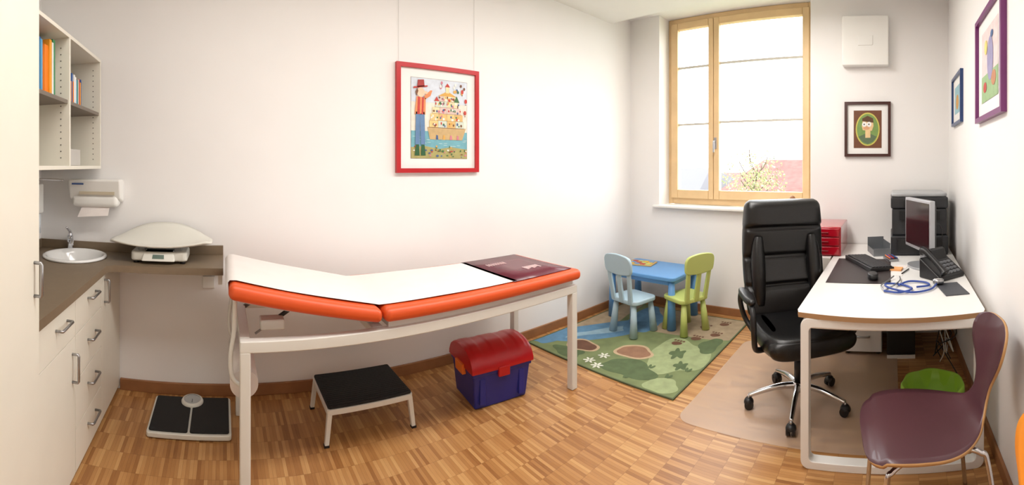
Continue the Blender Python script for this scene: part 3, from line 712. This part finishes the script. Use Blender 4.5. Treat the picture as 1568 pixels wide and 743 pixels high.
prism('foot',[(x,y-.02) for x,y in sell(.13,.09,.9,32)],0,.014,SIL,mn,bevel=.003)
tube('signal_cable',[(-.02,-.05,.22),(-.03,-.10,.30),(-.02,-.17,.28),(.0,-.20,.14),(-.02,-.22,.01)],.004,BLACK,mn,n=8)
pn=G('printer',(3.66,-.24,Z),world=True)
PG=M('printer_dark',(40,41,44),.4,var=.06); PL=M('printer_grey',(170,172,174),.4)
boxes('printer_body',[(3.44,3.89,-.47,.0,Z,Z+.16),(3.46,3.89,-.46,-.01,Z+.16,Z+.38),(3.45,3.89,-.47,.0,Z+.38,Z+.475)],PG,pn,bevel=.014)
prism('printer_lid',rr(3.455,3.89,-.465,-.005,.05),Z+.475,Z+.51,PL,pn,bevel=.012)
box('paper_tray',3.425,3.445,-.42,-.05,Z+.03,Z+.14,BLACK,pn,bevel=.004)
box('output_slot',3.435,3.461,-.40,-.07,Z+.29,Z+.36,M('slot_black',(10,10,11),.6),pn)
box('control_panel',3.43,3.452,-.33,-.10,Z+.40,Z+.455,BLACK,pn,bevel=.004)
ph=G('desk_phone',(2.77,-.34,Z),math.radians(-50))
hexa('phone_base',[(-.12,-.09,0),(-.12,-.09,.025),(-.12,.10,0),(-.12,.10,.13),(.12,-.09,0),(.12,-.09,.025),(.12,.10,0),(.12,.10,.13)],BLACK,ph,bevel=.01)
tube('handset',[(-.085,-.10,.055),(-.085,-.075,.075),(-.085,0,.125),(-.085,.07,.165),(-.085,.105,.168)],.024,BLACK,ph,rf=lambda t:1.3-.6*math.sin(math.pi*t))
boxes('phone_keys',[(-.03+.033*i,-.008+.033*i,-.07+.028*j,-.05+.028*j,.03+.0155*j,.0475+.0155*j) for i in range(4) for j in range(4)],M('phone_key',(120,122,126),.4),ph)
hexa('phone_display',[(-.03,.05,.10),(-.03,.075,.165),(-.03,.10,.10),(-.03,.10,.175),(.10,.05,.10),(.10,.075,.165),(.10,.10,.10),(.10,.10,.175)],BLACK,ph,bevel=.004)
sgp=G('stethoscope',(2.55,-.15,Z),world=True)
STB=M('stetho_blue',(40,70,150),.35)
q=.955
def Q(l): return [(x*q,y*q,z) for x,y,z in l]
tube('tubing',Q([(2.56,.04,Z+.01),(2.52,-.05,Z+.012),(2.60,-.13,Z+.01),(2.70,-.06,Z+.01),(2.68,.03,Z+.018),(2.58,.01,Z+.022),(2.52,-.12,Z+.012),(2.58,-.24,Z+.01),(2.68,-.29,Z+.014)]),.006,STB,sgp)
tube('tubing_loop',Q([(2.68,-.05,Z+.01),(2.76,-.12,Z+.012),(2.74,-.22,Z+.01),(2.66,-.24,Z+.012),(2.62,-.16,Z+.014)]),.006,STB,sgp)
tube('binaural_left',Q([(2.56,.04,Z+.01),(2.66,.06,Z+.014),(2.78,.02,Z+.01),(2.86,-.02,Z+.02)]),.0045,STEEL,sgp)
tube('binaural_right',Q([(2.56,.04,Z+.01),(2.64,-.02,Z+.02),(2.78,-.06,Z+.014),(2.88,-.06,Z+.012)]),.0045,STEEL,sgp)
cyl('chest_piece',(2.58,-.29,Z+.01),(2.585,-.29,Z+.035),.034,STEEL,sgp,n=28); cyl('diaphragm',(2.585,-.29,Z+.035),(2.586,-.29,Z+.039),.027,M('dia',(210,210,205),.3),sgp,n=28)
np_=G('notebook',(2.48,-.36,Z),math.radians(8))
box('cover',-.12,.13,-.07,.07,0,.005,M('notebook_dark',(70,72,78),.4),np_,bevel=.001)
og=G('desk_organizer',(3.54,.10,Z),math.radians(15))
boxes('organizer_tray',[(-.12,.12,-.07,.07,0,.006),(-.12,-.115,-.07,.07,.006,.06),(.115,.12,-.07,.07,.006,.12),(-.115,.115,-.07,-.065,.006,.10),(-.115,.115,.065,.07,.006,.05)],M('organizer_grey',(120,124,128),.35,.3),og)
sn=G('sticky_notes',(2.98,-.04,Z+.0),math.radians(-12))
box('paper_pad',-.04,.04,-.04,.04,0,.012,M('note_orange',(235,170,110),.7),sn); box('paper_slip',.05,.14,-.06,.03,0,.0015,PAPER,sn); box('paper_slip',-.16,-.05,-.07,.02,0,.0015,PAPER,sn)
tube('pen',[(-.12,-.06,.006),(.02,-.085,.006)],.004,BLACK,sn,n=8)
cu_=G('pen_tray',(3.29,.0,Z),math.radians(20))
box('tray_base',-.07,.07,-.04,.04,0,.02,STEEL,cu_,bevel=.004)
for i in range(5): tube('pen',[(-.06,-.03+.014*i,.026),(.06,-.028+.013*i,.028)],.0045,[STB,BLACK,RED,STB,OR2][i],cu_,n=8)
# side cabinet + red drawer box
box('side_cabinet',3.33,3.93,.475,.86,.0,ZT,DW,None,bevel=.004)
rt=G('red_drawer_box',(3.65,.5,Z),world=True)
REDT=M('tray_red_gloss',(170,14,34),.12,var=.04,coat=.6)
ry0,ry1=.40,.66
box('housing',3.40,3.90,ry0,ry1,Z,Z+.235,REDT,rt,bevel=.008)
for k in range(3):
    z=Z+.012+.073*k
    box('drawer',3.385,3.401,ry0+.012,ry1-.012,z,z+.064,REDT,rt,bevel=.005)
    box('drawer_pull',3.372,3.386,(ry0+ry1)/2-.03,(ry0+ry1)/2+.03,z+.026,z+.036,M('pull_darkred',(120,8,22),.3),rt,bevel=.003)
wt=G('wooden_figure',(3.95,.93,1.076))
lathe('torso',[(0,0),(.03,.0),(.034,.01),(.02,.06),(.014,.085)],(0,0,0),WOODW,wt,n=20,cap=True)
lathe('head',[(.0,.078),(.02,.085),(.03,.108),(.02,.13),(0,.14)],(0,0,0),BASEW,wt,n=20)

# ---------- shell chairs
def shell_chair(loc,rot,col,nm):
    g=G('shell_chair',loc,rot)
    edge=M('plywood_edge',(196,150,96),.5)
    K=[(.265,.432,.06),(.26,.436,.14),(.235,.447,.20),(.17,.455,.237),(.08,.452,.25),(-.02,.445,.245),(-.10,.447,.215),(-.165,.462,.16),(-.205,.49,.105),(-.232,.54,.074),(-.25,.60,.080),(-.266,.66,.115),(-.28,.72,.155),(-.295,.775,.168),(-.308,.82,.148),(-.314,.842,.10),(-.316,.85,.045)]
    R=cat([Vector(k) for k in K],5); nv=14; vs=[]
    for p in R:
        for j in range(nv+1):
            v=-1+2*j/nv; y=v*p.z
            bk=max(0,min(1,(p.y-.47)/.1))
            x=p.x+bk*1.1*y*y; z=p.y+(1-bk)*(.25*y*y)*(1 if p.x<.2 else .2)
            vs.append((x,y,z))
    fs=[(i*(nv+1)+j,(i+1)*(nv+1)+j,(i+1)*(nv+1)+j+1,i*(nv+1)+j+1) for i in range(len(R)-1) for j in range(nv)]
    ob=mk('shell',vs,fs,None,g,smooth=True,mats=[col,edge])
    s=ob.modifiers.new('so','SOLIDIFY'); s.thickness=.012; s.offset=0; s.material_offset_rim=1
    for sy in (-1,1):
        tube('front_leg',[(-.03,sy*.05,.432),(.10,sy*.15,.43),(.175,sy*.19,.415),(.20,sy*.20,.36),(.225,sy*.225,.0)],.0105,CHROME,g,n=12)
        tube('rear_leg',[(.03,sy*.05,.43),(-.08,sy*.13,.428),(-.16,sy*.175,.415),(-.19,sy*.185,.36),(-.235,sy*.215,.0)],.0105,CHROME,g,n=12)
    cyl('mount_plate',(0,0,.425),(0,0,.440),.09,BLACK,g,n=28)
    return g
shell_chair((1.72,-.15,0),math.radians(99),M('shell_plum',(78,44,52),.35,var=.05,coat=.2),'p')
shell_chair((.97,-.09,0),math.radians(90),M('shell_orange',(236,146,40),.35,var=.03,coat=.2),'o')

# ---------- lighting
def fill_light(x,y,w,h,P):  # added fill light, out of view, with a made-up housing under the ceiling
    g=G('ceiling_fill_light',(x,y,2.96))
    box('fill_housing',-w/2-.02,w/2+.02,-h/2-.02,h/2+.02,.015,.06,WHITE,g)
    ld=D.lights.new('fill_panel','AREA'); ld.shape='RECTANGLE'; ld.size=w; ld.size_y=h; ld.energy=P; ld.color=(1,.955,.915)
    add(D.objects.new('fill_panel',ld),g)
fill_light(.1,1.1,1.2,.5,21); fill_light(1.5,1.1,1.2,.5,29); fill_light(2.75,1.1,.9,.6,30)
w=D.worlds.new('sky'); S.world=w; w.use_nodes=True
w.node_tree.nodes['Background'].inputs[0].default_value=(.95,.975,1,1); w.node_tree.nodes['Background'].inputs[1].default_value=7.0

# ---------- camera (cylindrical panorama, like the stitched photograph)
cd=D.cameras.new('camera'); cam=D.objects.new('camera',cd); S.collection.objects.link(cam); S.camera=cam
F=830.0
cam.location=(0,0,1.5); cam.rotation_euler=(math.pi/2,0,-(1000-436)/F)
cd.type='PANO'
cd.panorama_type='CENTRAL_CYLINDRICAL'
cd.central_cylindrical_range_u_min=-1000/F; cd.central_cylindrical_range_u_max=1000/F
cd.central_cylindrical_range_v_min=-(948-324)/F; cd.central_cylindrical_range_v_max=324/F
cd.central_cylindrical_radius=1.0
cd.clip_start=.02; cd.clip_end=300
S.view_settings.view_transform='Standard'
S.view_settings.exposure=0
